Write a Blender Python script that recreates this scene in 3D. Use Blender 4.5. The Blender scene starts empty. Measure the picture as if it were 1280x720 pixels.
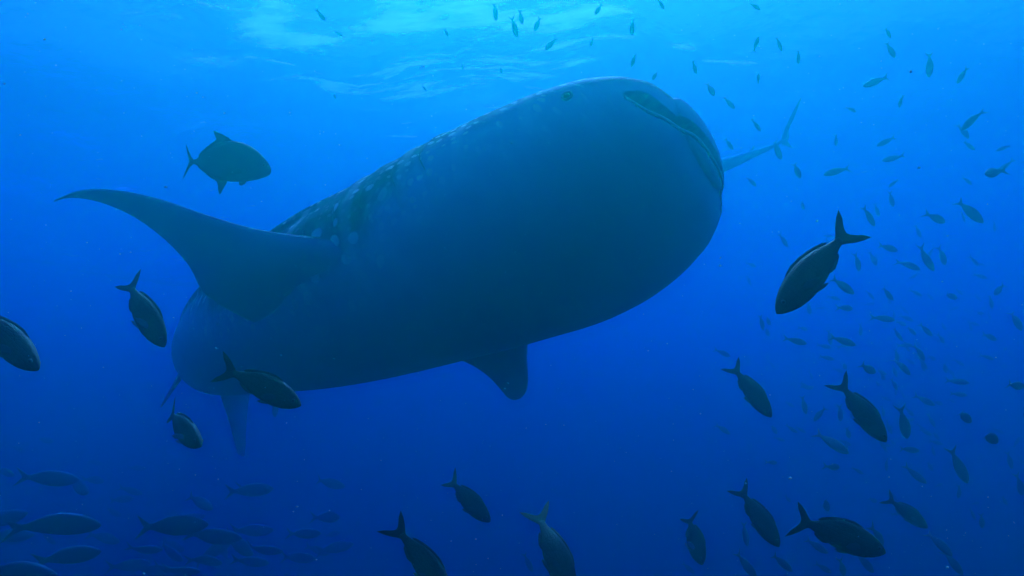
import bpy, bmesh, math, random
import numpy as np
from mathutils import Vector, Matrix, noise

sc = bpy.context.scene
COL = sc.collection
R = math.radians

# ------------------------------------------------------------------ camera, sky, sun, exposure
CAM_DEPTH, CAM_PITCH, FOV = 6.5, 12.0, 65.0
cam = bpy.data.cameras.new('camera')
cam_ob = bpy.data.objects.new('camera', cam)
COL.objects.link(cam_ob)
cam_ob.location = (0, 0, -CAM_DEPTH)
cam_ob.rotation_euler = (R(90 + CAM_PITCH), 0, 0)
cam.angle = R(FOV)
cam.clip_start, cam.clip_end = 0.05, 2000
sc.camera = cam_ob

SUN_EL, SUN_AZ = R(62), R(5)
world = bpy.data.worlds.new('World')
sc.world = world
world.use_nodes = True
wt = world.node_tree
sky = wt.nodes.new('ShaderNodeTexSky')
sky.sky_type = 'NISHITA'
sky.sun_disc = False
sky.sun_elevation, sky.sun_rotation = SUN_EL, SUN_AZ
wt.links.new(sky.outputs[0], wt.nodes['Background'].inputs[0])
wt.nodes['Background'].inputs[1].default_value = 0.15
sun = bpy.data.lights.new('sun', 'SUN')
sun.energy, sun.angle, sun.color = 5.0, R(16), (1, .97, .93)
sun_ob = bpy.data.objects.new('sun', sun)
COL.objects.link(sun_ob)
sun_dir = Vector((math.sin(SUN_AZ) * math.cos(SUN_EL), math.cos(SUN_AZ) * math.cos(SUN_EL), math.sin(SUN_EL)))
sun_ob.rotation_euler = sun_dir.to_track_quat('Z', 'Y').to_euler()
vs = sc.view_settings
vs.view_transform, vs.look, vs.exposure, vs.gamma = 'Standard', 'None', 0.83, 1
vs.use_curve_mapping = False
sc.cycles.use_denoising = True
sc.cycles.max_bounces = 10
sc.cycles.volume_bounces = 5
sc.cycles.transparent_max_bounces = 12
sc.cycles.sample_clamp_indirect = 6

# ------------------------------------------------------------------ helpers
PXF = 640 / math.tan(R(FOV / 2))
CP, SP = math.cos(R(CAM_PITCH)), math.sin(R(CAM_PITCH))


def cam_vec(v):          # camera axes (x right, y up, z to the viewer) -> world
    x, y, z = v
    return Vector((x, -z * CP - y * SP, y * CP - z * SP))


def cam_pt(v):
    return cam_vec(v) + Vector((0, 0, -CAM_DEPTH))


def at(u, v, d):         # a pixel of the 1280x720 photograph and a distance
    return cam_pt(((u - 640) / PXF * d, -(v - 360) / PXF * d, -d))


def tag(o, label=None, cat=None, group=None, kind=None):
    for k, v in (('label', label), ('category', cat), ('group', group), ('kind', kind)):
        if v:
            o[k] = v
    return o


def link(name, me, mat=None, parent=None):
    o = bpy.data.objects.new(name, me)
    COL.objects.link(o)
    if mat and not me.materials:
        me.materials.append(mat)
    if parent:
        o.parent = parent
    return o


def mesh(name, verts, faces, smooth=True):
    me = bpy.data.meshes.new(name)
    me.from_pydata([tuple(map(float, v)) for v in verts], [], [tuple(map(int, f)) for f in faces])
    if smooth:
        me.polygons.foreach_set('use_smooth', [True] * len(me.polygons))
    me.update()
    return me


def empty(name, loc=(0, 0, 0)):
    o = bpy.data.objects.new(name, None)
    COL.objects.link(o)
    o.location = loc
    o.empty_display_size = .1
    return o


def copy_tree(o, parent=None):
    c = o.copy()
    COL.objects.link(c)
    c.parent = parent
    for ch in o.children:
        copy_tree(ch, c)
    return c


def ring_faces(n_ring, n_seg, cap_a=True, cap_b=True):
    f = []
    for i in range(n_ring - 1):
        for j in range(n_seg):
            k = (j + 1) % n_seg
            f.append((i * n_seg + j, i * n_seg + k, (i + 1) * n_seg + k, (i + 1) * n_seg + j))
    if cap_a:
        f.append(tuple(range(n_seg - 1, -1, -1)))
    if cap_b:
        f.append(tuple((n_ring - 1) * n_seg + j for j in range(n_seg)))
    return f


def interp(x, xs, ys):   # smooth monotone-ish interpolation through a table
    xs = np.asarray(xs, float)
    ys = np.asarray(ys, float)
    m = np.gradient(ys, xs)
    x = np.clip(x, xs[0], xs[-1])
    i = np.clip(np.searchsorted(xs, x) - 1, 0, len(xs) - 2)
    h = xs[i + 1] - xs[i]
    t = (x - xs[i]) / h
    return ((2 * t**3 - 3 * t**2 + 1) * ys[i] + (t**3 - 2 * t**2 + t) * h * m[i]
            + (-2 * t**3 + 3 * t**2) * ys[i + 1] + (t**3 - t**2) * h * m[i + 1])


def smooth01(x):
    x = np.clip(x, 0, 1)
    return x * x * (3 - 2 * x)


class NT:                # small node-tree builder
    def __init__(self, name):
        self.m = bpy.data.materials.new(name)
        self.m.use_nodes = True
        self.t = self.m.node_tree
        self.t.nodes.clear()
        self.out = self.n('ShaderNodeOutputMaterial')

    def n(self, kind, **kw):
        nd = self.t.nodes.new(kind)
        for k, v in kw.items():
            if k in nd.inputs:
                self.set(nd.inputs[k], v)
            else:
                setattr(nd, k, v)
        return nd

    def set(self, sock, v):
        if isinstance(v, bpy.types.NodeSocket):
            self.t.links.new(v, sock)
        else:
            sock.default_value = v

    def math(self, op, a, b=0.0, clamp=False):
        nd = self.n('ShaderNodeMath', operation=op, use_clamp=clamp)
        self.set(nd.inputs[0], a)
        self.set(nd.inputs[1], b)
        return nd.outputs[0]

    def mix(self, f, a, b):
        nd = self.n('ShaderNodeMix', data_type='RGBA')
        self.set(nd.inputs[0], f)
        self.set(nd.inputs[6], a)
        self.set(nd.inputs[7], b)
        return nd.outputs[2]

    def ramp(self, f, a, b):     # smooth 0..1 between a and b
        nd = self.n('ShaderNodeMapRange', interpolation_type='SMOOTHSTEP')
        self.set(nd.inputs[0], f)
        nd.inputs[1].default_value = a
        nd.inputs[2].default_value = b
        return nd.outputs[0]

    def noise(self, vec, scale, detail=3, rough=.5):
        nd = self.n('ShaderNodeTexNoise', Scale=scale, Detail=detail, Roughness=rough)
        if vec is not None:
            self.t.links.new(vec, nd.inputs['Vector'])
        return nd.outputs['Fac']

    def bsdf(self, col, rough=.5, bump=None, bump_d=.01, bump_s=.5, spec=.4, **kw):
        p = self.n('ShaderNodeBsdfPrincipled', Roughness=rough, **kw)
        self.set(p.inputs['Base Color'], col)
        p.inputs['Specular IOR Level'].default_value = spec
        if bump is not None:
            b = self.n('ShaderNodeBump', Strength=bump_s, Distance=bump_d)
            self.t.links.new(bump, b.inputs['Height'])
            self.t.links.new(b.outputs[0], p.inputs['Normal'])
        self.t.links.new(p.outputs[0], self.out.inputs['Surface'])
        return self.m


def rgba(r, g, b):
    return (r, g, b, 1)


# ------------------------------------------------------------------ materials
def mat_shark():
    b = NT('whale_shark_skin')
    uv = b.n('ShaderNodeUVMap', uv_map='UVMap').outputs[0]
    back = b.n('ShaderNodeAttribute', attribute_name='back').outputs['Fac']      # -1 belly .. 1 spine
    along = b.n('ShaderNodeSeparateXYZ', Vector=uv).outputs[0]
    obj = b.n('ShaderNodeTexCoord').outputs['Object']
    warp = b.n('ShaderNodeTexNoise', Scale=2.5, Detail=2)
    b.t.links.new(uv, warp.inputs['Vector'])
    w = b.n('ShaderNodeVectorMath', operation='MULTIPLY_ADD')
    b.t.links.new(warp.outputs['Color'], w.inputs[0])
    w.inputs[1].default_value = (.12, .12, 0)
    b.t.links.new(uv, w.inputs[2])

    def spots(scale, size):
        v = b.n('ShaderNodeTexVoronoi', Scale=scale, Randomness=.55, feature='F1')
        b.t.links.new(w.outputs[0], v.inputs['Vector'])
        rnd = b.n('ShaderNodeSeparateColor', Color=v.outputs['Color']).outputs[0]
        d = b.math('SUBTRACT', v.outputs['Distance'], b.math('MULTIPLY', rnd, .10))
        return b.math('SUBTRACT', 1.0, b.ramp(d, size - .05, size + .07))
    small, big = spots(11, .24), spots(7.2, .24)
    sp = b.n('ShaderNodeMix', data_type='FLOAT')
    b.set(sp.inputs[0], b.ramp(along, 1.6, 2.2))
    b.set(sp.inputs[2], small)
    b.set(sp.inputs[3], big)
    bars = b.n('ShaderNodeTexWave', wave_type='BANDS', bands_direction='X', Scale=.62, Distortion=2.2, Detail=1)
    b.t.links.new(uv, bars.inputs['Vector'])
    bar = b.math('MULTIPLY', b.ramp(bars.outputs['Fac'], .86, 1.0), .35)
    pat = b.math('MULTIPLY', b.math('MAXIMUM', sp.outputs[0], bar), b.ramp(along, .25, .6))
    edge = b.math('ADD', back, b.math('MULTIPLY', b.math('SUBTRACT', b.noise(uv, 3.0), .5), .5))
    edge = b.math('ADD', edge, b.math('MULTIPLY', b.math('SUBTRACT', b.ramp(along, 1.2, 2.4), b.ramp(along, 3.8, 5.4)), .5))
    mask = b.ramp(edge, -.32, .08)
    faint = b.math('MULTIPLY', b.math('MULTIPLY', spots(16, .17), b.ramp(edge, -.6, .1)), .35)
    mott = b.noise(obj, 1.6, 5, .6)
    top = b.mix(mott, rgba(.02, .03, .055), rgba(.045, .065, .10))
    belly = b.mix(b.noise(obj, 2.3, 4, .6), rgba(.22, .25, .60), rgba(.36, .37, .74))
    belly = b.mix(b.math('MULTIPLY', b.ramp(edge, -.65, -.05), .75), belly, rgba(.46, .55, .86))  # upper flank painted paler, as if lit from above
    belly = b.mix(b.math('MULTIPLY', b.ramp(along, 3.8, 6.0), .8), belly, rgba(.50, .60, .88))  # rear body painted paler: its fade into haze put into the colour
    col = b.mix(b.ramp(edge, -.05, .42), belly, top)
    col = b.mix(faint, col, rgba(.7, .74, .74))
    col = b.mix(b.math('MULTIPLY', b.math('MULTIPLY', pat, mask), .95), col, rgba(.93, .96, .90))
    col = b.mix(b.n('ShaderNodeAttribute', attribute_name='gape').outputs['Fac'], col, rgba(.025, .032, .07))  # dark mouth lining, with the gap's shade painted into its colour
    bump = b.math('ADD', b.noise(obj, 60, 3, .6), b.math('MULTIPLY', b.noise(obj, 9, 3), 1.2))
    return b.bsdf(col, .6, bump, .004, .35, .3)


def mat_fin():
    b = NT('whale_shark_fin_skin')
    uv = b.n('ShaderNodeUVMap', uv_map='UVMap').outputs[0]
    back = b.n('ShaderNodeAttribute', attribute_name='back').outputs['Fac']
    obj = b.n('ShaderNodeTexCoord').outputs['Object']
    v = b.n('ShaderNodeTexVoronoi', Scale=7.5, Randomness=.7, feature='F1')
    b.t.links.new(uv, v.inputs['Vector'])
    s = b.math('SUBTRACT', 1.0, b.ramp(v.outputs['Distance'], .12, .24))
    top = b.mix(b.noise(obj, 2, 5), rgba(.035, .05, .085), rgba(.07, .085, .13))
    top = b.mix(b.math('MULTIPLY', s, .6), top, rgba(.5, .55, .5))
    under = b.mix(b.noise(obj, 2.3, 4, .6), rgba(.19, .21, .52), rgba(.30, .31, .64))
    col = b.mix(b.ramp(back, -.25, .3), under, top)
    return b.bsdf(col, .6, b.noise(obj, 60, 3, .6), .003, .3, .3)


def mat_plain(name, c0, c1, scale=8, rough=.5, spec=.4, bump=0.0):
    b = NT(name)
    obj = b.n('ShaderNodeTexCoord').outputs['Object']
    nz = b.noise(obj, scale, 4, .6)
    return b.bsdf(b.mix(nz, rgba(*c0), rgba(*c1)), rough, nz if bump else None, bump or .01, .5, spec)


def mat_fish(name, back_c, side_c, belly_c):
    b = NT(name)
    obj = b.n('ShaderNodeTexCoord').outputs['Object']
    z = b.n('ShaderNodeSeparateXYZ', Vector=obj).outputs[2]
    sc_ = b.n('ShaderNodeTexVoronoi', Scale=75, Randomness=.35, feature='DISTANCE_TO_EDGE')
    mp = b.n('ShaderNodeMapping')
    mp.inputs['Scale'].default_value = (1, .3, 1.15)
    b.t.links.new(obj, mp.inputs[0])
    b.t.links.new(mp.outputs[0], sc_.inputs['Vector'])
    nz = b.noise(obj, 22, 4, .6)
    zz = b.math('ADD', z, b.math('MULTIPLY', b.math('SUBTRACT', nz, .5), .03))
    col = b.mix(b.ramp(zz, -.045, -.005), rgba(*belly_c), rgba(*side_c))
    col = b.mix(b.ramp(zz, .005, .045), col, rgba(*back_c))
    col = b.mix(b.math('MULTIPLY', nz, .35), col, rgba(*[c * .5 for c in back_c]))
    scale_edge = b.ramp(sc_.outputs['Distance'], 0, .12)
    col = b.mix(b.math('MULTIPLY', b.math('SUBTRACT', 1, scale_edge), .35), col, rgba(*[c * .4 for c in back_c]))
    return b.bsdf(col, .6, scale_edge, .0015, .5, .3)


SHARK, FIN = mat_shark(), mat_fin()
PALE_SKIN = mat_plain('whale_shark_pale_skin', (.42, .48, .54), (.56, .62, .66), 5, .6)
LIP = mat_plain('whale_shark_lip', (.66, .68, .82), (.78, .79, .90), 14, .5)
GILL = mat_plain('gill_slit_skin', (.04, .055, .07), (.07, .09, .11), 9, .8)
EYE = mat_plain('eye_black', (.008, .01, .012), (.014, .016, .018), 9, .45, .3)
EYE_RING = mat_plain('eye_ring', (.16, .17, .12), (.24, .24, .18), 30, .3)
OLIVE = mat_fish('creolefish_skin', (.07, .09, .07), (.14, .16, .10), (.21, .22, .16))
OLIVE_FIN = mat_plain('creolefish_fin', (.07, .09, .075), (.12, .15, .115), 60, .5, .4, .001)
TAIL_FIN = mat_plain('creolefish_tail', (.14, .155, .085), (.21, .22, .12), 60, .5, .4, .001)
PALE_FIN = mat_plain('creolefish_pale_fin', (.22, .26, .26), (.34, .38, .36), 60, .5, .4, .001)
JACK = mat_fish('jack_skin', (.035, .042, .075), (.055, .062, .10), (.09, .095, .14))
JACK_FIN = mat_plain('jack_fin', (.015, .018, .03), (.03, .034, .05), 60, .5, .4, .001)
FAR_FISH = mat_plain('far_fish_skin', (.07, .095, .10), (.14, .17, .17), 12, .5)
FAR_SHARK = mat_plain('grey_shark_skin', (.24, .34, .5), (.32, .44, .6), 4, .55)  # haze put into the skin colour: paler and bluer to fade the shark

# ------------------------------------------------------------------ water: surface, body of water, seabed
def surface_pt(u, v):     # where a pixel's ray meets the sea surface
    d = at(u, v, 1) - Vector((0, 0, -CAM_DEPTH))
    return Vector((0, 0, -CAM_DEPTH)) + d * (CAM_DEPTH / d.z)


GLINT_AT = surface_pt(500, 6)  # centre of the sun's bright spot painted on the surface


def build_surface():
    n, half, y0 = 420, 100.0, 45.0
    xs = np.linspace(-half, half, n)
    X, Y = np.meshgrid(xs, xs + y0, indexing='xy')
    rng = np.random.default_rng(3)
    Z = np.zeros_like(X)
    for i in range(46):
        wl = 1.1 * 1.09 ** i * .9
        if wl > 16:
            break
        th = R(-25) + rng.normal(0, .75)
        k = 2 * math.pi / wl
        amp = .019 * wl ** .8
        ph = (X * math.cos(th) + Y * math.sin(th)) * k + rng.uniform(0, 6.28)
        Z += amp * np.sin(ph + .6 * np.sin(ph * .37 + rng.uniform(0, 6)))
    V = np.stack([X, Y, Z * .55], -1).reshape(-1, 3)
    idx = np.arange(n * n).reshape(n, n)
    F = np.stack([idx[:-1, :-1], idx[:-1, 1:], idx[1:, 1:], idx[1:, :-1]], -1).reshape(-1, 4)
    me = bpy.data.meshes.new('water_surface')
    me.vertices.add(len(V))
    me.vertices.foreach_set('co', V.ravel())
    me.loops.add(F.size)
    me.loops.foreach_set('vertex_index', F.ravel())
    me.polygons.add(len(F))
    me.polygons.foreach_set('loop_start', np.arange(0, F.size, 4))
    me.polygons.foreach_set('use_smooth', np.ones(len(F), bool))
    me.update(calc_edges=True)
    b = NT('rippled_sea_surface')
    obj = b.n('ShaderNodeTexCoord').outputs['Object']
    bp = b.n('ShaderNodeBump', Strength=1, Distance=.10)
    b.t.links.new(b.noise(obj, 1.3, 5, .62), bp.inputs['Height'])
    rf = b.n('ShaderNodeBsdfRefraction', Color=rgba(.95, 1, 1), Roughness=.15, IOR=1.15)
    b.t.links.new(bp.outputs[0], rf.inputs['Normal'])
    tr = b.n('ShaderNodeBsdfTransparent')
    mx = b.n('ShaderNodeMixShader', Fac=.3)
    b.t.links.new(tr.outputs[0], mx.inputs[1])
    b.t.links.new(rf.outputs[0], mx.inputs[2])
    # sunlit glints and bright spot painted into the surface as pale translucent streaks
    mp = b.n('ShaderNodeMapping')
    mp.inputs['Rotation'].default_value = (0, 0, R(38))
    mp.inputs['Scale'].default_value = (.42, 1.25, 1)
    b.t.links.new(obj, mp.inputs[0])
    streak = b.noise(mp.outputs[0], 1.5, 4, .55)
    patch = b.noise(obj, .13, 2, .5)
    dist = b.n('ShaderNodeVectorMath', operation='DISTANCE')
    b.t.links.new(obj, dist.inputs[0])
    dist.inputs[1].default_value = GLINT_AT
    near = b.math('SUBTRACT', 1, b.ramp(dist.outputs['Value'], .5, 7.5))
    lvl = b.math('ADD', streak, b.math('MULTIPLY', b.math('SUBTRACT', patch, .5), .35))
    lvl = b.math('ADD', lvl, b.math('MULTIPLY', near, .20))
    glint = b.math('MULTIPLY', b.ramp(lvl, .64, .84), .9)
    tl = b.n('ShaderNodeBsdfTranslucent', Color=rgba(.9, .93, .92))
    m2 = b.n('ShaderNodeMixShader', Fac=glint)
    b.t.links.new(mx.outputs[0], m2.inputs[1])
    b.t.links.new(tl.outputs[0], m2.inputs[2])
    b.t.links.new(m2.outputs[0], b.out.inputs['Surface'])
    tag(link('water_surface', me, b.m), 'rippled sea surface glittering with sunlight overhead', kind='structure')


def build_water_body():
    bm = bmesh.new()
    bmesh.ops.create_cube(bm, size=1)
    lo, hi = Vector((-160, -120, -47)), Vector((160, 200, -.75))
    for v in bm.verts:
        v.co = Vector([lo[i] + (v.co[i] + .5) * (hi[i] - lo[i]) for i in range(3)])
    me = bpy.data.meshes.new('haze')
    bm.to_mesh(me)
    b = NT('clear_blue_seawater')
    # fine molecular scatter (blue), suspended particles (forward), absorption of red then green: all of even density
    K = .44
    def scat(col, dens, g):
        return b.n('ShaderNodeVolumeScatter', Color=rgba(*col), Density=dens * K, Anisotropy=g).outputs[0]
    a1, a2 = b.n('ShaderNodeAddShader'), b.n('ShaderNodeAddShader')
    ab = b.n('ShaderNodeVolumeAbsorption', Color=rgba(0, .695, .94), Density=.88 * K).outputs[0]
    b.t.links.new(scat((0, .0, 1), .07, .84), a1.inputs[0])
    b.t.links.new(scat((0, 1, .28), .24, .93), a1.inputs[1])
    b.t.links.new(a1.outputs[0], a2.inputs[0])
    b.t.links.new(ab, a2.inputs[1])
    b.t.links.new(a2.outputs[0], b.out.inputs['Volume'])
    tag(link('haze', me, b.m), 'clear blue sea water fading everything far off', kind='stuff')


def build_seabed():
    n = 90
    xs = np.linspace(-155, 155, n)
    V, F = [], []
    for j in range(n):
        for i in range(n):
            x, y = xs[i], xs[j] + 40
            V.append((x, y, -43 + 2.2 * noise.noise((x * .03, y * .03, 1)) + .7 * noise.noise((x * .11, y * .11, 5))))
    for j in range(n - 1):
        for i in range(n - 1):
            F.append((j * n + i, j * n + i + 1, (j + 1) * n + i + 1, (j + 1) * n + i))
    m = mat_plain('seabed_sand', (.12, .12, .10), (.24, .23, .19), .4, .9, .2, .05)
    tag(link('seabed', mesh('seabed', V, F), m), 'dim sandy seabed far below in the deep water', kind='structure')


build_surface()
build_water_body()
build_seabed()

# ------------------------------------------------------------------ whale shark
class Spine:
    """Centreline in camera axes with a frame (forward, left, dorsal) along it, by arc length from the snout."""
    def __init__(self, pts, left0, roll):
        P = np.array(pts, float)
        Q = []
        for i in range(len(P) - 1):
            p0 = P[max(i - 1, 0)] if i else 2 * P[0] - P[1]
            p1, p2 = P[i], P[i + 1]
            p3 = P[i + 2] if i + 2 < len(P) else 2 * P[-1] - P[-2]
            for t in np.linspace(0, 1, 60, endpoint=(i == len(P) - 2)):
                Q.append(.5 * (2 * p1 + (p2 - p0) * t + (2 * p0 - 5 * p1 + 4 * p2 - p3) * t**2 + (3 * p1 - p0 - 3 * p2 + p3) * t**3))
        self.Q = np.array(Q)
        d = np.linalg.norm(np.diff(self.Q, axis=0), axis=1)
        self.S = np.concatenate([[0], np.cumsum(d)])
        self.len = self.S[-1]
        self.left0 = np.array(left0, float)
        self.roll = roll
        self.cache = {}

    def pos(self, s):
        return np.array([np.interp(s, self.S, self.Q[:, k]) for k in range(3)])

    def frame(self, s):
        key = round(float(s), 4)
        if key not in self.cache:
            self.cache[key] = self._frame(key)
        return self.cache[key]

    def _frame(self, s):
        e = .25
        a, c = max(s - e, 0), min(s + e, self.len)
        F = self.pos(a) - self.pos(c)
        F /= np.linalg.norm(F)
        p = self.pos(s) if s >= 0 else self.pos(0) + F * -s
        L = self.left0 - F * self.left0.dot(F)
        L /= np.linalg.norm(L)
        D = np.cross(F, L)
        r = np.interp(s, *self.roll)
        L, D = L * math.cos(r) + D * math.sin(r), D * math.cos(r) - L * math.sin(r)
        return p, F, L, D

    def place(self, s, l, d):    # metres back from the snout, to the left, dorsal
        p, F, L, D = self.frame(s)
        return p + L * l + D * d


SP_PTS = [(1.25, 1.00, -5.44), (.52, .72, -5.8), (-.48, .31, -6.35), (-1.48, -.08, -7.05), (-2.5, -.42, -8.0), (-3.42, -.76, -9.35), (-3.98, -1.05, -11.0), (-4.05, -1.3, -12.7), (-3.8, -1.5, -14.3), (-3.5, -1.6, -15.4)]
SPINE = Spine(SP_PTS, (.52, -.39, -.75), ([0, .8, 2.6, 14], [-.08, -.06, 0, 0]))
#        s     half width  top   bottom
PROF = np.array([
    (0.00, .42, .11, .30), (0.06, .58, .15, .42), (0.16, .71, .18, .53), (0.35, .83, .24, .66), (0.65, .91, .31, .81),
    (1.0, .94, .40, .90), (1.6, .94, .56, .90), (2.3, .90, .65, .85), (3.0, .86, .68, .79), (3.8, .80, .67, .72),
    (4.8, .69, .62, .62), (6.0, .55, .52, .52), (7.2, .42, .42, .40), (8.4, .31, .33, .29), (9.6, .24, .26, .22), (10.8, .14, .16, .13),
    (11.8, .08, .10, .08), (12.4, .04, .05, .05)])


HALF = {}


def shark_half(s):
    s = round(float(s), 4)
    if s not in HALF:
        HALF[s] = _shark_half(s)
    return HALF[s]


def _shark_half(s):
    return [interp(s, PROF[:, 0], PROF[:, k]) for k in (1, 2, 3)]


def body_local(s, th):
    """Lateral and dorsal offsets of the skin at angle th (0 = left side, pi/2 = spine)."""
    a, t, bt = shark_half(s)
    c, sn = math.cos(th), math.sin(th)
    e = 2.0 + .5 * math.exp(-(s / 1.2) ** 2)         # the head is boxier than the body
    r = (abs(c) ** e + abs(sn) ** e) ** (-1 / e)
    x, z = a * r * c, (t if sn > 0 else bt) * r * sn
    # fleshy shoulder where each pectoral fin leaves the body
    lat = math.degrees(math.asin(max(-1, min(1, sn))))
    sh = .17 * math.exp(-((s - 2.85) / .62) ** 2) * math.exp(-((lat + 14) / 24) ** 2)
    x *= 1 + sh
    z *= 1 + sh * .4
    # soft gill folds ahead of the pectoral fin
    if 1.3 < s < 2.9 and -.35 < sn < .75:
        f = 0.0
        for g in range(5):
            sg = GILLS[g] + .07 * math.sin(math.pi * min(1, max(0, (sn + .3) / .9)))
            u = s - sg
            f += -.016 * math.exp(-(u / .022) ** 2) + .012 * math.exp(-((u + .07) / .05) ** 2)
        f *= smooth01((sn + .35) / .3) * smooth01((.75 - sn) / .3)
        x *= 1 + f
        z *= 1 + f
    # long flank ridges
    rid = smooth01((s - 2.2) / 1.2) * smooth01((11 - s) / 2)
    if sn > -.1 and rid > 0:
        up = math.degrees(math.asin(max(-1, min(1, sn))))
        k = sum(math.exp(-((up - q) / 4.0) ** 2) * h for q, h in ((20, .06), (44, .075), (66, .05)))
        x *= 1 + k * rid
        z *= 1 + k * rid
    return x, z


GILLS = (1.55, 1.80, 2.08, 2.33, 2.60)
MOUTH_Z, CORNER = -.17, .21


def mouth_line(s):
    """Height of the gape's middle and half its height; it opens widest near the corners."""
    s = max(s, 0)
    zc = MOUTH_Z + .06 * (s / CORNER) ** 1.3
    half = (.032 + .030 * math.exp(-((s - .11) / .06) ** 2)) * max(0, 1 - (s / CORNER) ** 4) ** .5
    return zc, half


def mouth_gape(s, z):
    if s > CORNER:
        return 0.0
    zc, half = mouth_line(s)
    return math.exp(-((z - zc) / (half + .004)) ** 8) * float(smooth01((CORNER - s) / .05))


def build_whale_shark():
    root = empty('whale_shark', cam_pt(SPINE.pos(2.6)))
    tag(root, 'huge spotted whale shark with broad flat mouth and long sweeping pectoral fin', 'whale shark')
    NS = 300
    ss = np.concatenate([np.linspace(0, 1, 70)[:-1] ** 1.8 * .8, np.linspace(.8, 1.3, 12)[:-1], np.linspace(1.3, 2.9, 120)[:-1], np.linspace(2.9, 12.4, 140)])
    V, UV, BK, GP = [], [], [], []
    for s in ss:
        a, t, bt = shark_half(s)
        for j in range(NS):
            th = 2 * math.pi * j / NS - math.pi / 2
            x, z = body_local(s, th)
            back = math.sin(th)
            k = mouth_gape(s, z)
            GP.append(k)
            p = SPINE.place(s + .34 * k, x * (1 - .20 * k), z)
            V.append(cam_pt(p) - root.location)
            UV.append((s, (th + math.pi / 2) / (2 * math.pi) * 2 * math.pi * (a + (t + bt) / 2) / 2))
            BK.append(back)
    n_r = len(ss)
    # rounded snout cap: rings shrinking forward of the first section
    capV, capU, capB, capG = [], [], [], []
    for ang in np.linspace(math.pi / 2 - .03, 0, 14)[:-1]:
        k, fwd = math.cos(ang), math.sin(ang) * .10
        for j in range(NS):
            th = 2 * math.pi * j / NS - math.pi / 2
            x, z = body_local(0, th)
            x, z = x * k, z * k
            g = mouth_gape(0, z)
            capG.append(g)
            p = SPINE.place(-fwd + .34 * g, x * (1 - .20 * g), z)
            capV.append(cam_pt(p) - root.location)
            capU.append((-fwd - .1 * k, (th + math.pi / 2) * .55))
            capB.append(max(-1, min(1, (z - .02) * 4)))
    V, UV, BK, GP = capV + V, capU + UV, capB + BK, capG + GP
    n_r += 13
    me = mesh('whale_shark_body', V, ring_faces(n_r, NS))
    uvl = me.uv_layers.new(name='UVMap')
    li = np.empty(len(me.loops), int)
    me.loops.foreach_get('vertex_index', li)
    uvl.data.foreach_set('uv', np.array(UV)[li].ravel())
    at_ = me.attributes.new('back', 'FLOAT', 'POINT')
    at_.data.foreach_set('value', np.array(BK))
    me.attributes.new('gape', 'FLOAT', 'POINT').data.foreach_set('value', np.array(GP))
    link('body', me, SHARK, root)

    # lower lip: a pale rolled rim along the edge of the jaw
    rim = []
    for s in np.linspace(CORNER * .985, .005, 26):
        zc, half = mouth_line(s)
        rim.append((s, zc - half - .006))
    link_side = {sd: [skin_at(s, z, sd) for s, z in rim] for sd in (-1, 1)}
    zc, half = mouth_line(0)
    front = [cap_at(x, zc - half - .006) for x in np.linspace(-.985, .985, 41)]
    rim = link_side[-1] + front + link_side[1][::-1]
    link('lip', tube_on_skin(root, rim, .012), LIP, root)

    # gill slits
    for side in (-1, 1):
        for g in range(5):
            s0 = GILLS[g]
            me = gill_mesh(root, s0, side)
            link('gill_slit', me, GILL, root)
    # eyes
    for side in (-1, 1):
        s = .52
        a, t, bt = shark_half(s)
        th = math.asin(-.06) if side > 0 else math.pi - math.asin(-.06)
        x, z = body_local(s, th)
        p, F, L, D = SPINE.frame(s)
        e = .03
        q = [SPINE.place(s + ds, *body_local(s + ds, th + dt)) for ds, dt in ((-e, 0), (e, 0), (0, -e), (0, e))]
        n = np.cross(q[1] - q[0], q[3] - q[2])
        n = n / np.linalg.norm(n)
        if n.dot(L * side) < 0:
            n = -n
        c = p + L * x + D * z - n * .014
        eye = link('eye', ball(cam_pt(c) - root.location, .028), EYE, root)
        link('eye_ring', ring(cam_pt(c + n * .014) - root.location, cam_vec(n), .030, .009), SHARK_RING, eye)
    # fins
    fins(root)
    return root


def skin_at(s, z, side):
    """The point of the flank at height z (metres, dorsal) of the section at s."""
    a, t, bt = shark_half(s)
    lo, hi = -math.pi / 2, math.pi / 2
    for _ in range(40):
        mid = (lo + hi) / 2
        if body_local(s, mid)[1] < z:
            lo = mid
        else:
            hi = mid
    x, zz = body_local(s, lo)
    return SPINE.place(s, x * side, zz)


def cap_at(q, z):
    """The point of the rounded snout at height z; q runs -1..1 from side to side."""
    lo, hi = -math.pi / 2, math.pi / 2
    for _ in range(40):
        mid = (lo + hi) / 2
        if body_local(0, mid)[1] < z:
            lo = mid
        else:
            hi = mid
    x = body_local(0, lo)[0] * q
    th = math.atan2(z, x)
    lo, hi = 0.0, 1.0
    best = min(np.linspace(-math.pi / 2, math.pi / 2, 400), key=lambda t: abs(math.atan2(body_local(0, t)[1], body_local(0, t)[0]) - math.atan2(z, abs(x))))
    bx, bz = body_local(0, best)
    k = min(1.0, math.hypot(x, z) / math.hypot(bx, bz))
    return SPINE.place(-.10 * math.sqrt(max(0, 1 - k * k)), x, z)


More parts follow.
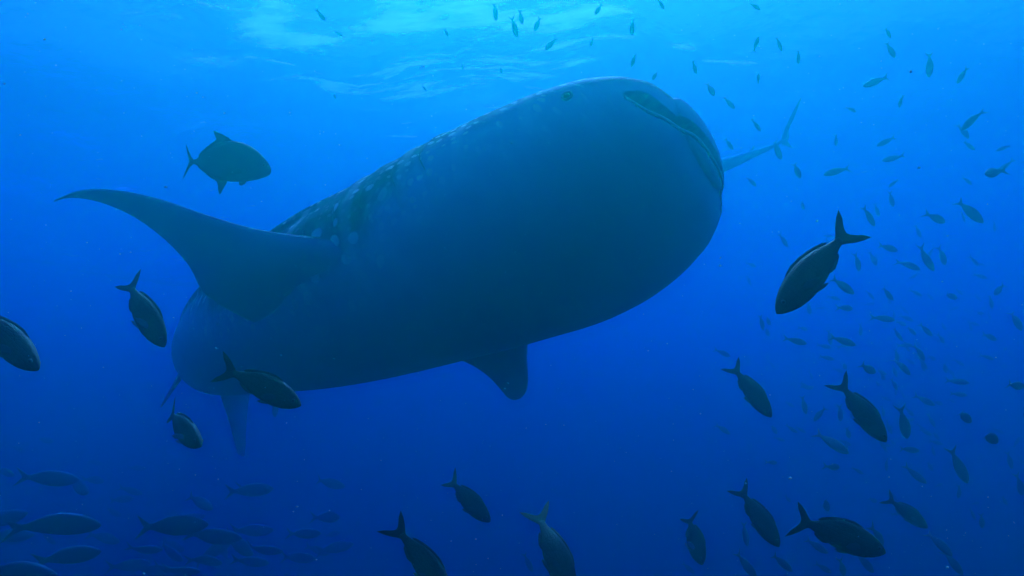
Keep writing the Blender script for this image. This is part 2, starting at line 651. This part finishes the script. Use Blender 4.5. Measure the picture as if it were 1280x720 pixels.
def tube_on_skin(root, rim, r):
    pts = [np.array(cam_pt(p) - root.location) for p in rim]
    pts = np.array(pts)
    for _ in range(3):
        pts[1:-1] = .25 * pts[:-2] + .5 * pts[1:-1] + .25 * pts[2:]
    V = []
    n = 8
    for i, p in enumerate(pts):
        t = pts[min(i + 1, len(pts) - 1)] - pts[max(i - 1, 0)]
        t /= np.linalg.norm(t)
        u = np.cross(t, (0, 0, 1.0))
        u /= np.linalg.norm(u)
        v = np.cross(t, u)
        rr = r * (.45 + .55 * math.sin(math.pi * i / (len(pts) - 1)) ** .5)
        for j in range(n):
            a = 2 * math.pi * j / n
            V.append(p + (u * math.cos(a) + v * math.sin(a)) * rr)
    return mesh('lip', V, ring_faces(len(pts), n))


def gill_mesh(root, s0, side):
    """A long crescent that lies in the skin, proud by a few millimetres, tapering at both ends."""
    V, n = [], 22
    for i in range(n):
        q = i / (n - 1)
        el = math.radians(-6 + (34 - 3 * (s0 - 1.5)) * q)
        th = el if side > 0 else math.pi - el
        w = .0045 * math.sin(math.pi * q) ** .6 + .002
        sc_ = s0 + .07 * math.sin(math.pi * q)
        for ds, off in ((-w, -.022), (-w * .5, .003), (w, .0035), (w * 1.2, -.022)):
            x, z = body_local(sc_ + ds, th)
            V.append(cam_pt(SPINE.place(sc_ + ds, x * (1 + off), z * (1 + off))) - root.location)
    F = []
    for i in range(n - 1):
        for j in range(4):
            k = (j + 1) % 4
            F.append((i * 4 + j, i * 4 + k, (i + 1) * 4 + k, (i + 1) * 4 + j))
    return mesh('gill_slit', V, F)


def ball(c, r, nu=12, nv=16, squash=(1, 1, 1)):
    V = []
    for i in range(nu):
        a = math.pi * (i + .5) / nu
        for j in range(nv):
            b = 2 * math.pi * j / nv
            V.append((c[0] + r * squash[0] * math.sin(a) * math.cos(b), c[1] + r * squash[1] * math.sin(a) * math.sin(b), c[2] + r * squash[2] * math.cos(a)))
    return mesh('ball', V, ring_faces(nu, nv))


def ring(c, n, r0, r1):
    n = Vector(n).normalized()
    u = n.orthogonal().normalized()
    v = n.cross(u)
    V, N, M = [], 20, 8
    for i in range(N):
        a = 2 * math.pi * i / N
        d = u * math.cos(a) + v * math.sin(a)
        for j in range(M):
            b = 2 * math.pi * j / M
            V.append(Vector(c) + d * (r0 + r1 * math.cos(b)) + n * r1 * math.sin(b))
    F = []
    for i in range(N):
        for j in range(M):
            F.append((i * M + j, i * M + (j + 1) % M, ((i + 1) % N) * M + (j + 1) % M, ((i + 1) % N) * M + j))
    return mesh('ring', V, F)


SHARK_RING = mat_plain('eye_socket_skin', (.12, .14, .30), (.18, .20, .38), 30, .6)


def fin_mesh(sections, n_c=20, flip=1):
    """Loft of aerofoil sections: each is (leading point, trailing point, up vector, thickness, flare)."""
    V, UV, BK = [], [], []
    for i, (le, te, up, th, *_) in enumerate(sections):
        le, te, up = Vector(le), Vector(te), Vector(up).normalized()
        ch = te - le
        for j in range(n_c):
            a = 2 * math.pi * j / n_c
            q = .5 - .5 * math.cos(a)            # 0 at the leading edge
            prof = (math.sqrt(max(q, 0)) * (1 - q) * 1.9 + .05 * (1 - q)) * th
            sgn = 1 if a < math.pi else -1
            V.append(le + ch * q + up * prof * .5 * sgn)
            UV.append((i * .16, q * ch.length))
            BK.append(sgn * min(1, 4 * math.sin(a) ** 2) * flip)
    me = mesh('fin', V, ring_faces(len(sections), n_c))
    uvl = me.uv_layers.new(name='UVMap')
    li = np.empty(len(me.loops), int)
    me.loops.foreach_get('vertex_index', li)
    uvl.data.foreach_set('uv', np.array(UV)[li].ravel())
    a_ = me.attributes.new('back', 'FLOAT', 'POINT')
    a_.data.foreach_set('value', np.array(BK))
    return me


def fin_from_table(root, s_root, base, span_dir, chord_dir, up_dir, rows, flip=1):
    """rows: (distance out, leading offset back, trailing offset back, rise along up, thickness)."""
    base, sd, cd, ud = [np.array(v, float) for v in (base, span_dir, chord_dir, up_dir)]
    rows = np.array(rows, float)
    t = np.linspace(0, 1, len(rows))
    tt = np.linspace(0, 1, 34)
    R_ = np.stack([interp(tt, t, rows[:, k]) for k in range(5)], 1)
    secs = []
    for k, (o, l, b, h, th) in enumerate(R_):
        le = base + sd * o + cd * l + ud * h
        te = base + sd * o + cd * b + ud * h
        secs.append((cam_pt(le) - root.location, cam_pt(te) - root.location, cam_vec(ud), th))
    return fin_mesh(secs, flip=flip)


def fins(root):
    # near pectoral fin (the shark's right side)
    s = 2.75
    p, F, L, D = SPINE.frame(s)
    base = p - L * .60 - D * .44
    me = fin_from_table(root, s, base, -L * .92 + D * .47 - F * .12, -F, D + L * .12,
        [(-.34, -1.0, .55, .0, .50), (-.10, -.92, .70, .0, .44), (.06, -.82, .84, .01, .38), (.20, -.68, .94, .02, .33), (.33, -.50, .99, .02, .28), (.49, -.24, 1.0, .02, .23), (.68, .10, .93, .07, .15),
         (.92, .42, .96, .13, .10), (1.16, .70, 1.07, .18, .07), (1.38, .98, 1.23, .19, .045), (1.54, 1.22, 1.38, .15, .028), (1.62, 1.42, 1.48, .08, .012)])
    link('pectoral_fin', me, FIN, root)
    # far pectoral fin
    p, F, L, D = SPINE.frame(2.2)
    base = p + L * .62 - D * .30
    me = fin_from_table(root, s, base, L * .80 - D * .45 + F * .35, -F, D + L * .3,
        [(-.25, -.6, 1.0, .0, .5), (.04, -.42, .95, .0, .30), (.20, -.25, .80, .0, .18), (.38, -.05, .64, 0, .12), (.58, .15, .61, 0, .09), (.78, .33, .65, 0, .06), (.91, .47, .69, 0, .035), (.97, .58, .68, 0, .02)], flip=1)
    link('pectoral_fin', me, FIN, root)
    # first and second dorsal fins
    for s, k in ((6.8, .66), (9.0, .32)):
        p, F, L, D = SPINE.frame(s)
        base = p + D * shark_half(s)[1] * .8
        me = fin_from_table(root, s, base, D, -F, L,
            [(-.1, -.75 * k, .7 * k, 0, .20 * k), (.2 * k, -.5 * k, .62 * k, 0, .14 * k), (.6 * k, -.15 * k, .6 * k, 0, .10 * k), (1.0 * k, .2 * k, .72 * k, 0, .07 * k), (1.25 * k, .52 * k, .85 * k, 0, .04 * k), (1.32 * k, .72 * k, .86 * k, 0, .02)])
        link('dorsal_fin', me, FIN, root)
    # pelvic fins
    for side in (-1, 1):
        s = 6.6
        p, F, L, D = SPINE.frame(s)
        base = p + L * side * .28 - D * .30
        me = fin_from_table(root, s, base, (L * .30 - D * .90) if side > 0 else (-D * .55 - L * .1), (L * .62 - F * .4) if side > 0 else -F, (F * .8 + L * .4) if side > 0 else (D * .45 - L * .85),
            [(-.1, -.36, .42, 0, .14), (.15, -.22, .36, 0, .09), (.42, -.04, .33, 0, .06), (.68, .1, .32, 0, .04), (.80, .18, .30, 0, .02)])
        link('pelvic_fin', me, PALE_SKIN, root)
    # anal fin
    s = 9.1
    p, F, L, D = SPINE.frame(s)
    me = fin_from_table(root, s, p - D * .16, -D, -F, L,
        [(-.05, -.2, .25, 0, .07), (.12, -.1, .24, 0, .05), (.26, .06, .26, 0, .03), (.36, .22, .3, 0, .015)])
    link('anal_fin', me, FIN, root)
    # tail fin, upper then lower lobe
    s = 11.2
    p, F, L, D = SPINE.frame(s)
    for up, k in ((1, 1.45), (-1, .95)):
        d = D * up
        me = fin_from_table(root, s, p, d, -F, L,
            [(-.12, -.45, .42, 0, .20), (.12 * k, -.30, .40, 0, .14), (.4 * k, -.02, .42, 0, .10), (.7 * k, .3, .58, 0, .07), (1.0 * k, .66, .86, 0, .04), (1.1 * k, .84, .92, 0, .015)])
        link('tail_fin', me, FIN, root)


build_whale_shark()


# ------------------------------------------------------------------ fish
def loft(name, rows, n=18, bend=0.0, fork=None, L=1.0):
    """rows: (x, top, bottom, half width) from snout to tail; optional fork notch at the end."""
    V = []
    rows = np.array(rows, float)
    for r, (x, t, b, w) in enumerate(rows):
        for j in range(n):
            a = 2 * math.pi * j / n
            c, s_ = math.cos(a), math.sin(a)
            z = (t if s_ > 0 else b) * s_
            y = w * math.copysign(abs(c) ** .85, c)
            xx = x
            if fork and x < fork[0]:
                q = (fork[0] - x) / (fork[0] - rows[-1, 0])
                xx = x + fork[1] * q * (1 - abs(s_) ** 1.3)
            yy = y + bend * (min(xx - .1, 0)) ** 2
            V.append((xx * L, yy * L, z * L))
    return mesh(name, V, ring_faces(len(rows), n))


def plate(name, outline, th, plane='xz', bend=0.0, L=1.0, origin=(0, 0, 0), rot=None):
    """A thin fin: outline filled, thicker in the middle of its base than at its rim."""
    n = len(outline)
    cx = sum(p[0] for p in outline) / n
    cz = sum(p[1] for p in outline) / n
    V, F = [], []
    inner = [((p[0] - cx) * .72 + cx, (p[1] - cz) * .72 + cz) for p in outline]
    def put(x, z, y):
        v = Vector((x, y, z))
        if rot:
            v = rot @ v
        v += Vector(origin)
        v.y += bend * (min(v.x - .1, 0)) ** 2
        V.append(v * L)
    for x, z in outline:
        put(x, z, 0)
    for x, z in inner:
        put(x, z, th)
    for x, z in inner:
        put(x, z, -th)
    for i in range(n):
        k = (i + 1) % n
        F += [(i, k, n + k, n + i), (k, i, 2 * n + i, 2 * n + k)]
    F += [tuple(range(n, 2 * n)), tuple(range(3 * n - 1, 2 * n - 1, -1))]
    return mesh(name, V, F, smooth=False)


CREOLE = [(.500, .004, .006, .003), (.485, .026, .024, .020), (.455, .052, .050, .036), (.40, .086, .084, .053), (.32, .119, .116, .066), (.22, .144, .136, .072),
          (.11, .153, .140, .070), (.0, .143, .126, .062), (-.09, .119, .102, .050), (-.17, .087, .073, .036), (-.23, .059, .050, .024), (-.28, .043, .037, .015), (-.315, .040, .035, .010), (-.33, .030, .026, .006)]
CREOLE_TAIL = [(-.29, .034), (-.33, .062), (-.38, .108), (-.44, .150), (-.505, .182), (-.49, .150), (-.44, .095), (-.405, .045), (-.39, 0),
               (-.405, -.045), (-.44, -.095), (-.49, -.150), (-.505, -.178), (-.44, -.146), (-.38, -.104), (-.33, -.058), (-.29, -.030)]
CREOLE_DORSAL = [(.24, .135), (.20, .155), (.12, .172), (.02, .166), (-.06, .150), (-.13, .130), (-.20, .100), (-.235, .072), (-.20, .065), (-.08, .10), (.08, .135)]
CREOLE_ANAL = [(-.03, -.105), (-.07, -.122), (-.11, -.126), (-.16, -.108), (-.21, -.082), (-.225, -.06), (-.20, -.052), (-.10, -.082)]
PECT = [(0, .022), (-.06, .04), (-.13, .030), (-.17, .0), (-.13, -.026), (-.06, -.028), (0, -.016)]
PELV = [(.03, .01), (-.02, -.018), (-.08, -.034), (-.135, -.036), (-.11, -.012), (-.06, .01)]
L_CREOLE = .33


def make_creolefish(bend, tail_mat=TAIL_FIN, pale=False):
    root = empty('creolefish')
    body = link('body', loft('creolefish_body', CREOLE, 20, bend, None, L_CREOLE), OLIVE, root)
    link('tail_fin', plate('creolefish_tail', CREOLE_TAIL, .005, bend=bend, L=L_CREOLE), tail_mat, root)
    link('dorsal_fin', plate('creolefish_dorsal', CREOLE_DORSAL, .006, bend=bend, L=L_CREOLE), OLIVE_FIN, root)
    link('anal_fin', plate('creolefish_anal', CREOLE_ANAL, .005, bend=bend, L=L_CREOLE), OLIVE_FIN, root)
    for sd in (-1, 1):
        rt = Matrix.Rotation(sd * R(-24), 3, 'Z') @ Matrix.Rotation(R(-14), 3, 'Y') @ Matrix.Rotation(sd * R(10), 3, 'X')
        link('pectoral_fin', plate('creolefish_pectoral', PECT, .003, bend=bend, L=L_CREOLE, origin=(.24, sd * .066, -.025), rot=rt), PALE_FIN if pale else OLIVE_FIN, root)
        rt = Matrix.Rotation(sd * R(14), 3, 'X')
        link('pelvic_fin', plate('creolefish_pelvic', PELV, .003, bend=bend, L=L_CREOLE, origin=(.17, sd * .028, -.12), rot=rt), PALE_FIN if pale else OLIVE_FIN, root)
        eye = link('eye', ball((.415 * L_CREOLE, sd * .046 * L_CREOLE, .026 * L_CREOLE), .021 * L_CREOLE, 8, 12, (1, .55, 1)), EYE_RING, root)
        link('pupil', ball((.417 * L_CREOLE, sd * .0535 * L_CREOLE, .026 * L_CREOLE), .012 * L_CREOLE, 8, 10, (1, .55, 1)), EYE, eye)
    return root


JACK_ROWS = [(.500, .006, .010, .004), (.485, .045, .045, .022), (.455, .082, .068, .036), (.40, .135, .092, .052), (.33, .190, .118, .066), (.24, .238, .142, .076),
             (.14, .265, .158, .080), (.03, .270, .166, .078), (-.08, .248, .160, .068), (-.17, .205, .135, .054), (-.25, .140, .092, .038), (-.31, .078, .054, .024), (-.36, .034, .026, .014), (-.40, .022, .020, .010), (-.42, .018, .016, .006)]
JACK_TAIL = [(-.385, .018), (-.42, .05), (-.455, .11), (-.50, .19), (-.475, .105), (-.45, .045), (-.44, 0), (-.45, -.045), (-.475, -.12), (-.50, -.21), (-.455, -.12), (-.42, -.05), (-.385, -.018)]
JACK_DORSAL = [(.06, .25), (-.02, .295), (-.10, .325), (-.20, .355), (-.165, .30), (-.15, .27), (-.19, .235), (-.27, .165), (-.34, .085), (-.34, .045), (-.2, .16), (-.05, .23)]
JACK_ANAL = [(.02, -.15), (-.015, -.22), (-.05, -.30), (-.065, -.315), (-.075, -.24), (-.10, -.185), (-.18, -.15), (-.26, -.10), (-.34, -.05), (-.33, -.03), (-.2, -.10), (-.06, -.14)]
L_JACK = .62


def make_jack():
    root = empty('jack_fish')
    link('body', loft('jack_body', JACK_ROWS, 22, .12, None, L_JACK), JACK, root)
    link('tail_fin', plate('jack_tail', JACK_TAIL, .004, bend=.12, L=L_JACK), JACK_FIN, root)
    link('dorsal_fin', plate('jack_dorsal', JACK_DORSAL, .006, bend=.12, L=L_JACK), JACK_FIN, root)
    link('anal_fin', plate('jack_anal', JACK_ANAL, .006, bend=.12, L=L_JACK), JACK_FIN, root)
    for sd in (-1, 1):
        rt = Matrix.Rotation(sd * R(-22), 3, 'Z') @ Matrix.Rotation(R(-18), 3, 'Y')
        link('pectoral_fin', plate('jack_pectoral', [(0, .02), (-.10, .03), (-.20, .01), (-.28, -.03), (-.18, -.03), (-.08, -.03), (0, -.02)], .003, bend=.12, L=L_JACK, origin=(.22, sd * .072, -.03), rot=rt), JACK_FIN, root)
        rt = Matrix.Rotation(sd * R(22), 3, 'X')
        link('pelvic_fin', plate('jack_pelvic', [(.04, .02), (.01, -.03), (-.03, -.055), (-.06, -.045), (-.05, .01)], .004, L=L_JACK, origin=(.20, sd * .03, -.14), rot=rt), JACK_FIN, root)
        eye = link('eye', ball((.41 * L_JACK, sd * .046 * L_JACK, .045 * L_JACK), .018 * L_JACK, 8, 12, (1, .55, 1)), EYE_RING, root)
        link('pupil', ball((.411 * L_JACK, sd * .0525 * L_JACK, .045 * L_JACK), .011 * L_JACK, 8, 10, (1, .55, 1)), EYE, eye)
    return root


def pose(o, u, v, length_px, heading, yaw=0.0, roll=0.0, real=L_CREOLE, flip=1, scale=1.0):
    """Nose direction as seen in the picture (degrees, counter-clockwise from image right); yaw turns the nose to the viewer."""
    h, y = R(heading), R(yaw)
    d = PXF * real * scale * max(math.cos(y), .35) / length_px
    while at(u, v, d).z > -1.5:          # keep clear of the surface: a smaller fish, nearer
        d, scale = d * .95, scale * .95
    fx = Vector((math.cos(h) * math.cos(y), math.sin(h) * math.cos(y), math.sin(y)))
    up = Vector((-math.sin(h), math.cos(h), 0))
    if up.y < 0:
        up = -up
    up *= flip
    up = Matrix.Rotation(R(roll), 3, fx) @ up
    X, Z = cam_vec(fx), cam_vec(up)
    Y = Z.cross(X)
    M = Matrix((X, Y, Z)).transposed().to_4x4()
    M = Matrix.Translation(at(u, v, d)) @ M @ Matrix.Scale(scale, 4)
    o.matrix_world = M
    return d


KIND = {'yellow': (.20, TAIL_FIN, False), 'curl': (-.45, OLIVE_FIN, False), 'dark': (.35, OLIVE_FIN, True)}
vary = random.Random(8)
NEAR = [
    # kind, u, v, length px, heading, yaw, roll, flip, label
    ('yellow', 1019, 336, 154, 226, 12, 8, 1, 'olive fish with yellowish forked tail diving alone in front of the whale shark'),
    ('dark', 178, 388, 112, -53, 14, -6, 1, 'dark fish nosing down between the whale shark pectoral fin tip and its tail'),
    ('curl', 326, 482, 116, -24, 10, 4, 1, 'dark olive fish swimming below the belly of the whale shark with tail swept up'),
    ('dark', 226, 534, 84, -24, 38, 6, 1, 'plump dark fish with a pale belly fin beside the whale shark hanging tail lobe'),
    ('curl', 4, 420, 138, -36, 16, -8, 1, 'big dark fish entering the picture with only its head and shoulder in view'),
    ('yellow', 938, 487, 78, -56, 20, -4, 1, 'olive fish angled steeply down in open water below the whale shark chin'),
    ('yellow', 1076, 512, 92, -56, 16, 6, 1, 'slender olive fish diving with long tail stalk through the middle of the school'),
    ('curl', 1046, 667, 118, -20, 12, 2, 1, 'olive fish with dark swept tail levelling out low in the school'),
    ('yellow', 947, 644, 80, -58, 24, 8, 1, 'hazy olive fish diving just above the levelling dark tailed fish'),
    ('yellow', 1133, 640, 56, -38, 18, -4, 1, 'small olive fish tilted down, trailing behind the levelling dark tailed fish'),
    ('dark', 867, 672, 50, -80, 48, 30, 1, 'small blackish fish seen almost end on, hanging tail up'),
    ('curl', 528, 700, 118, -50, 16, 4, 1, 'olive fish with broad forked tail diving out below the whale shark belly'),
    ('yellow', 692, 688, 112, -66, 24, -12, 1, 'steeply diving dark olive fish, its back turned, deep under the whale shark'),
    ('yellow', 584, 624, 76, -40, 20, 4, 1, 'olive fish with thin raised tail deep under the whale shark pectoral fin'),
]


def place_near(kind, u, v, ln, hd, yw, rl, fl, label):
    bend, tail, pale = KIND[kind]
    o = make_creolefish(bend + vary.uniform(-.18, .18), tail, pale)
    pose(o, u, v, ln, hd, yw, rl, flip=fl)
    o.scale = (1, vary.uniform(.9, 1.12), vary.uniform(.92, 1.08))
    tag(o, label, 'fish', 'olive fish swimming round the whale shark')


for row in NEAR:
    place_near(*row)
jack = make_jack()
pose(jack, 285, 207, 100, -5, -16, -4, real=L_JACK)
jack.scale = (1, 1.05, 1.14)
tag(jack, 'deep bodied dark jack with curved fins swimming above the pectoral fin', 'fish')

# ---- the school further off: simple whole fish
FAR_ROWS = [(.50, .004, .004, .003), (.47, .040, .038, .030), (.40, .084, .082, .052), (.30, .122, .118, .067), (.18, .146, .134, .072), (.05, .150, .132, .066), (-.08, .126, .106, .052),
            (-.18, .086, .072, .034), (-.26, .048, .042, .016), (-.31, .046, .042, .010), (-.37, .085, .080, .007), (-.43, .130, .125, .005), (-.505, .178, .172, .003)]
FAR_MESH = []
for i, bd in enumerate((.10, .55, -.5)):
    me = loft('school_fish', FAR_ROWS, 14, bd, (-.31, .12), L_CREOLE)
    me.materials.append(FAR_FISH)
    FAR_MESH.append(me)

rnd = random.Random(11)


def school(points, label, group, ln=(20, 27), hd=(-62, 26), size=(.85, 1.15)):
    for p in points:
        u, v = p[:2]
        L_ = p[2] if len(p) > 2 and p[2] else rnd.uniform(*ln)
        H_ = p[3] if len(p) > 3 else rnd.gauss(*hd)
        o = link('school_fish', FAR_MESH[rnd.randrange(3)])
        pose(o, u, v, L_, H_, rnd.uniform(-38, 38), rnd.uniform(-25, 25), scale=rnd.uniform(*size))
        hh = (H_ + 180) % 360 - 180
        way = ('pointing its nose straight down' if -120 < hh < -55 else 'slanting nose down' if -55 <= hh < -18 else
               'swimming level' if -18 <= hh < 25 else 'rising nose up' if 25 <= hh < 130 else 'heading the opposite way to the rest')
        tag(o, label + ', ' + way, 'fish', group)


TOP = [(944, 8, 16), (945, 56, 17, 80), (974, 55, 19, -70), (998, 71, 17, -85), (868, 84, 18, -75), (888, 111, 22, -75), (911, 128, 22, -60), (948, 98, 14, 80), (945, 156, 20, -55), (971, 187, 28, -55),
       (1045, 175, 15), (1113, 62, 24, -75), (1110, 41, 15), (1095, 102, 32, 200), (1162, 81, 30, -85), (1203, 94, 24, 240), (1216, 149, 30, 235), (1204, 163, 24, -70), (1211, 182, 18), (1255, 185, 18, 200),
       (401, 19, 20, -50), (423, 42, 12, -30), (558, 41, 13, -60), (619, 14, 24, -85), (651, 22, 20, -80), (643, 34, 22, -70), (672, 30, 22, 250), (689, 55, 24, 230), (748, 12, 18, 240), (790, 33, 20, -85), (826, 5, 16), (740, 52, 12),
       (792, 75, 16, 255), (819, 94, 16, 240), (626, 87, 12), (578, 83, 11), (530, 110, 9), (418, 120, 10)]
MID = [(1242, 216, 36, 190), (1257, 208, 20), (1209, 226, 18, -30), (1108, 177, 22, 205), (1117, 198, 26, 190), (1046, 214, 28, 195), (996, 213, 22, -80), (939, 226, 18, -60), (1117, 229, 15, 220), (1126, 126, 16), (911, 180, 18), (1063, 136, 14),
       (1086, 270, 30, -60), (1096, 262, 18), (1114, 249, 20, -85), (1212, 264, 38, -55), (1204, 270, 16), (1170, 273, 32, -15), (979, 300, 20, -60), (1003, 256, 14), (1091, 323, 20, -75), (1110, 310, 28, -15), (1135, 331, 30, -25), (1157, 323, 34, -70),
       (1178, 320, 26, -60), (1072, 328, 24, -70), (1053, 357, 30, -45), (1057, 385, 24, -5), (1011, 385, 18), (1103, 398, 24, -10), (1249, 362, 24, 215), (1239, 377, 18), (1188, 370, 24, -15), (1270, 400, 26), (1237, 421, 24, -20), (1150, 441, 26, -55),
       (1139, 413, 18), (1122, 418, 20), (1157, 412, 20), (1085, 461, 30, -25), (1127, 457, 26), (1053, 426, 30, -20), (1037, 421, 20), (952, 403, 20), (939, 331, 15), (936, 350, 14), (1121, 444, 18), (1181, 459, 18), (903, 441, 18), (994, 426, 24, -15),
       (1109, 367, 24), (1130, 529, 44, -70), (1205, 520, 34, -35), (1237, 546, 40, -30), (1198, 582, 38, -80), (1039, 553, 40, -35), (1025, 517, 24, 240), (1005, 506, 24, -80), (1050, 517, 22, -75), (967, 536, 18), (989, 536, 16), (1041, 584, 24, -10),
       (1199, 615, 18), (1143, 593, 28, -40), (931, 667, 30, -80), (1032, 630, 26, -60), (977, 703, 34, -40), (932, 706, 36, -50), (1098, 672, 38, -60), (1081, 703, 34, -50), (1174, 679, 34, -50), (1191, 703, 34, -55), (1227, 651, 22), (1020, 682, 26, -30),
       (1029, 710, 24), (1155, 500, 22, -30), (1196, 477, 24, -5), (1198, 493, 20, -5), (1270, 482, 32, -10), (1136, 562, 26, -5), (1060, 541, 18), (1053, 710, 26), (1275, 606, 30), (903, 536, 20), (660, 703, 22, -60), (1262, 575, 22), (860, 710, 20)]
for _ in range(125):
    MID.append((rnd.triangular(930, 1285, 1150), rnd.triangular(240, 690, 430), rnd.uniform(11, 18), rnd.gauss(-40, 30)))
LOW = [(60, 598, 66, -8), (97, 607, 46, -12), (66, 655, 92, -14), (215, 658, 76, -6), (85, 695, 74, 4), (160, 707, 44, -5), (212, 690, 44, -20), (265, 671, 70, -8), (297, 680, 52, -18), (330, 688, 44, -10), (372, 697, 42, -15), (256, 700, 48, -5),
       (22, 716, 100, -8), (-2, 650, 66, 12), (10, 670, 52, -5), (56, 550, 26, -5), (170, 585, 24, -5), (118, 578, 22, -10), (6, 590, 34, -6), (312, 702, 46, -10), (225, 715, 50, 0), (140, 640, 30, -10), (20, 560, 22, -5), (415, 668, 24, 20), (130, 672, 44, -12)]
for _ in range(22):
    LOW.append((rnd.uniform(-10, 420), rnd.triangular(585, 722, 700), rnd.uniform(26, 52), rnd.gauss(-8, 14)))
school(TOP, 'tiny dusky fish under the bright surface', 'school fish under the sunlit surface')
school(MID, 'small dim fish of the scattered hazy school', 'scattered school in open water')
school(LOW, 'shadowy fish in the deep below the whale shark tail', 'shadowy fish crowd below the tail', size=(1.9, 2.6))


# ------------------------------------------------------------------ a second, slender shark far behind
def build_far_shark():
    d = 15.0
    def c(u, v, dd):
        return np.array(((u - 640) / PXF * dd, -(v - 360) / PXF * dd, -dd))
    sp = Spine([c(800, 236, d - .6), c(850, 222, d - .3), c(905, 206, d), c(940, 193, d + .1), (c(966, 183, d + .2)), (c(984, 172, d + .2))], (0, -.25, 1), ([0, 9], [0, 0]))
    root = empty('grey_shark', cam_pt(sp.pos(1.2)))
    tag(root, 'slender grey shark far off in the haze beyond the whale shark snout', 'shark')
    n, V = 20, []
    ss = np.linspace(0, sp.len, 44)
    for s in ss:
        q = s / sp.len
        r = interp(q, [0, .03, .1, .25, .4, .6, .8, .93, 1], [.01, .06, .12, .165, .17, .125, .065, .033, .02])
        for j in range(n):
            a = 2 * math.pi * j / n
            V.append(cam_pt(sp.place(s, r * 1.0 * math.cos(a), r * .95 * math.sin(a))) - root.location)
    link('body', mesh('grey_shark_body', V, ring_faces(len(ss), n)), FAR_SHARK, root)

    def fin(name, s, span, rows, side=None, off=.05):
        p, F, L, D = sp.frame(s)
        sd = {'up': D, 'down': -D, 'left': L * .8 - D * .5, 'right': -L * .8 - D * .5}[span]
        me = fin_from_table(root, s, p + sd * off * .7, sd, -F, L if span in ('up', 'down') else D, np.array(rows) * .68)
        link(name, me, FAR_SHARK, root)
    e = sp.len
    fin('tail_fin', e - .05, 'up', [(-.1, -.14, .12, 0, .05), (.1, 0, .20, 0, .04), (.34, .32, .52, 0, .03), (.58, .68, .80, 0, .02), (.70, .90, .94, 0, .01)])
    fin('tail_fin', e - .10, 'down', [(-.05, -.10, .10, 0, .05), (.06, -.04, .12, 0, .04), (.14, .03, .13, 0, .03), (.22, .10, .15, 0, .02), (.27, .15, .17, 0, .01)])
    fin('dorsal_fin', e * .43, 'up', [(-.02, -.2, .18, 0, .06), (.15, -.1, .16, 0, .05), (.25, 0, .17, 0, .04), (.36, .12, .2, 0, .02), (.42, .2, .23, 0, .01)], off=.14)
    fin('dorsal_fin', e * .76, 'up', [(-.02, -.08, .07, 0, .03), (.05, -.04, .07, 0, .02), (.1, .02, .09, 0, .015), (.14, .06, .12, 0, .01)], off=.06)
    for sd in ('left', 'right'):
        fin('pectoral_fin', e * .30, sd, [(-.05, -.14, .14, 0, .06), (.15, -.02, .14, 0, .04), (.3, .1, .18, 0, .03), (.45, .22, .25, 0, .02), (.52, .28, .29, 0, .01)], off=.12)


build_far_shark()


# ------------------------------------------------------------------ drifting particles
def build_marine_snow():
    r2 = random.Random(5)
    V, F = [], []
    ico = [(0, 0, 1), (.9, 0, .3), (-.3, .85, .3), (-.5, -.7, .4), (.4, .5, -.7), (-.8, .1, -.5), (.2, -.8, -.5)]
    icof = [(0, 1, 2), (0, 2, 3), (0, 3, 1), (1, 4, 2), (2, 5, 3), (3, 6, 1), (4, 1, 6), (5, 2, 4), (6, 3, 5), (4, 6, 5)]
    for _ in range(1300):
        d = r2.uniform(1.2, 5.2) ** 1.0
        p = at(r2.uniform(-60, 1340), r2.uniform(-40, 760), d)
        r = r2.uniform(.0007, .0019) * (2.2 if r2.random() < .06 else 1) * (d / 2.5) ** .5
        b = len(V)
        st = r2.uniform(.7, 1.8)
        V += [p + Vector((x * st, y, z)) * r for x, y, z in ico]
        F += [tuple(b + i for i in f) for f in icof]
    m = mat_plain('marine_snow_flake', (.25, .6, .58), (.4, .8, .78), 5, .8)
    tag(link('marine_snow', mesh('marine_snow', V, F), m), 'pale specks of drifting marine snow', kind='stuff')


build_marine_snow()
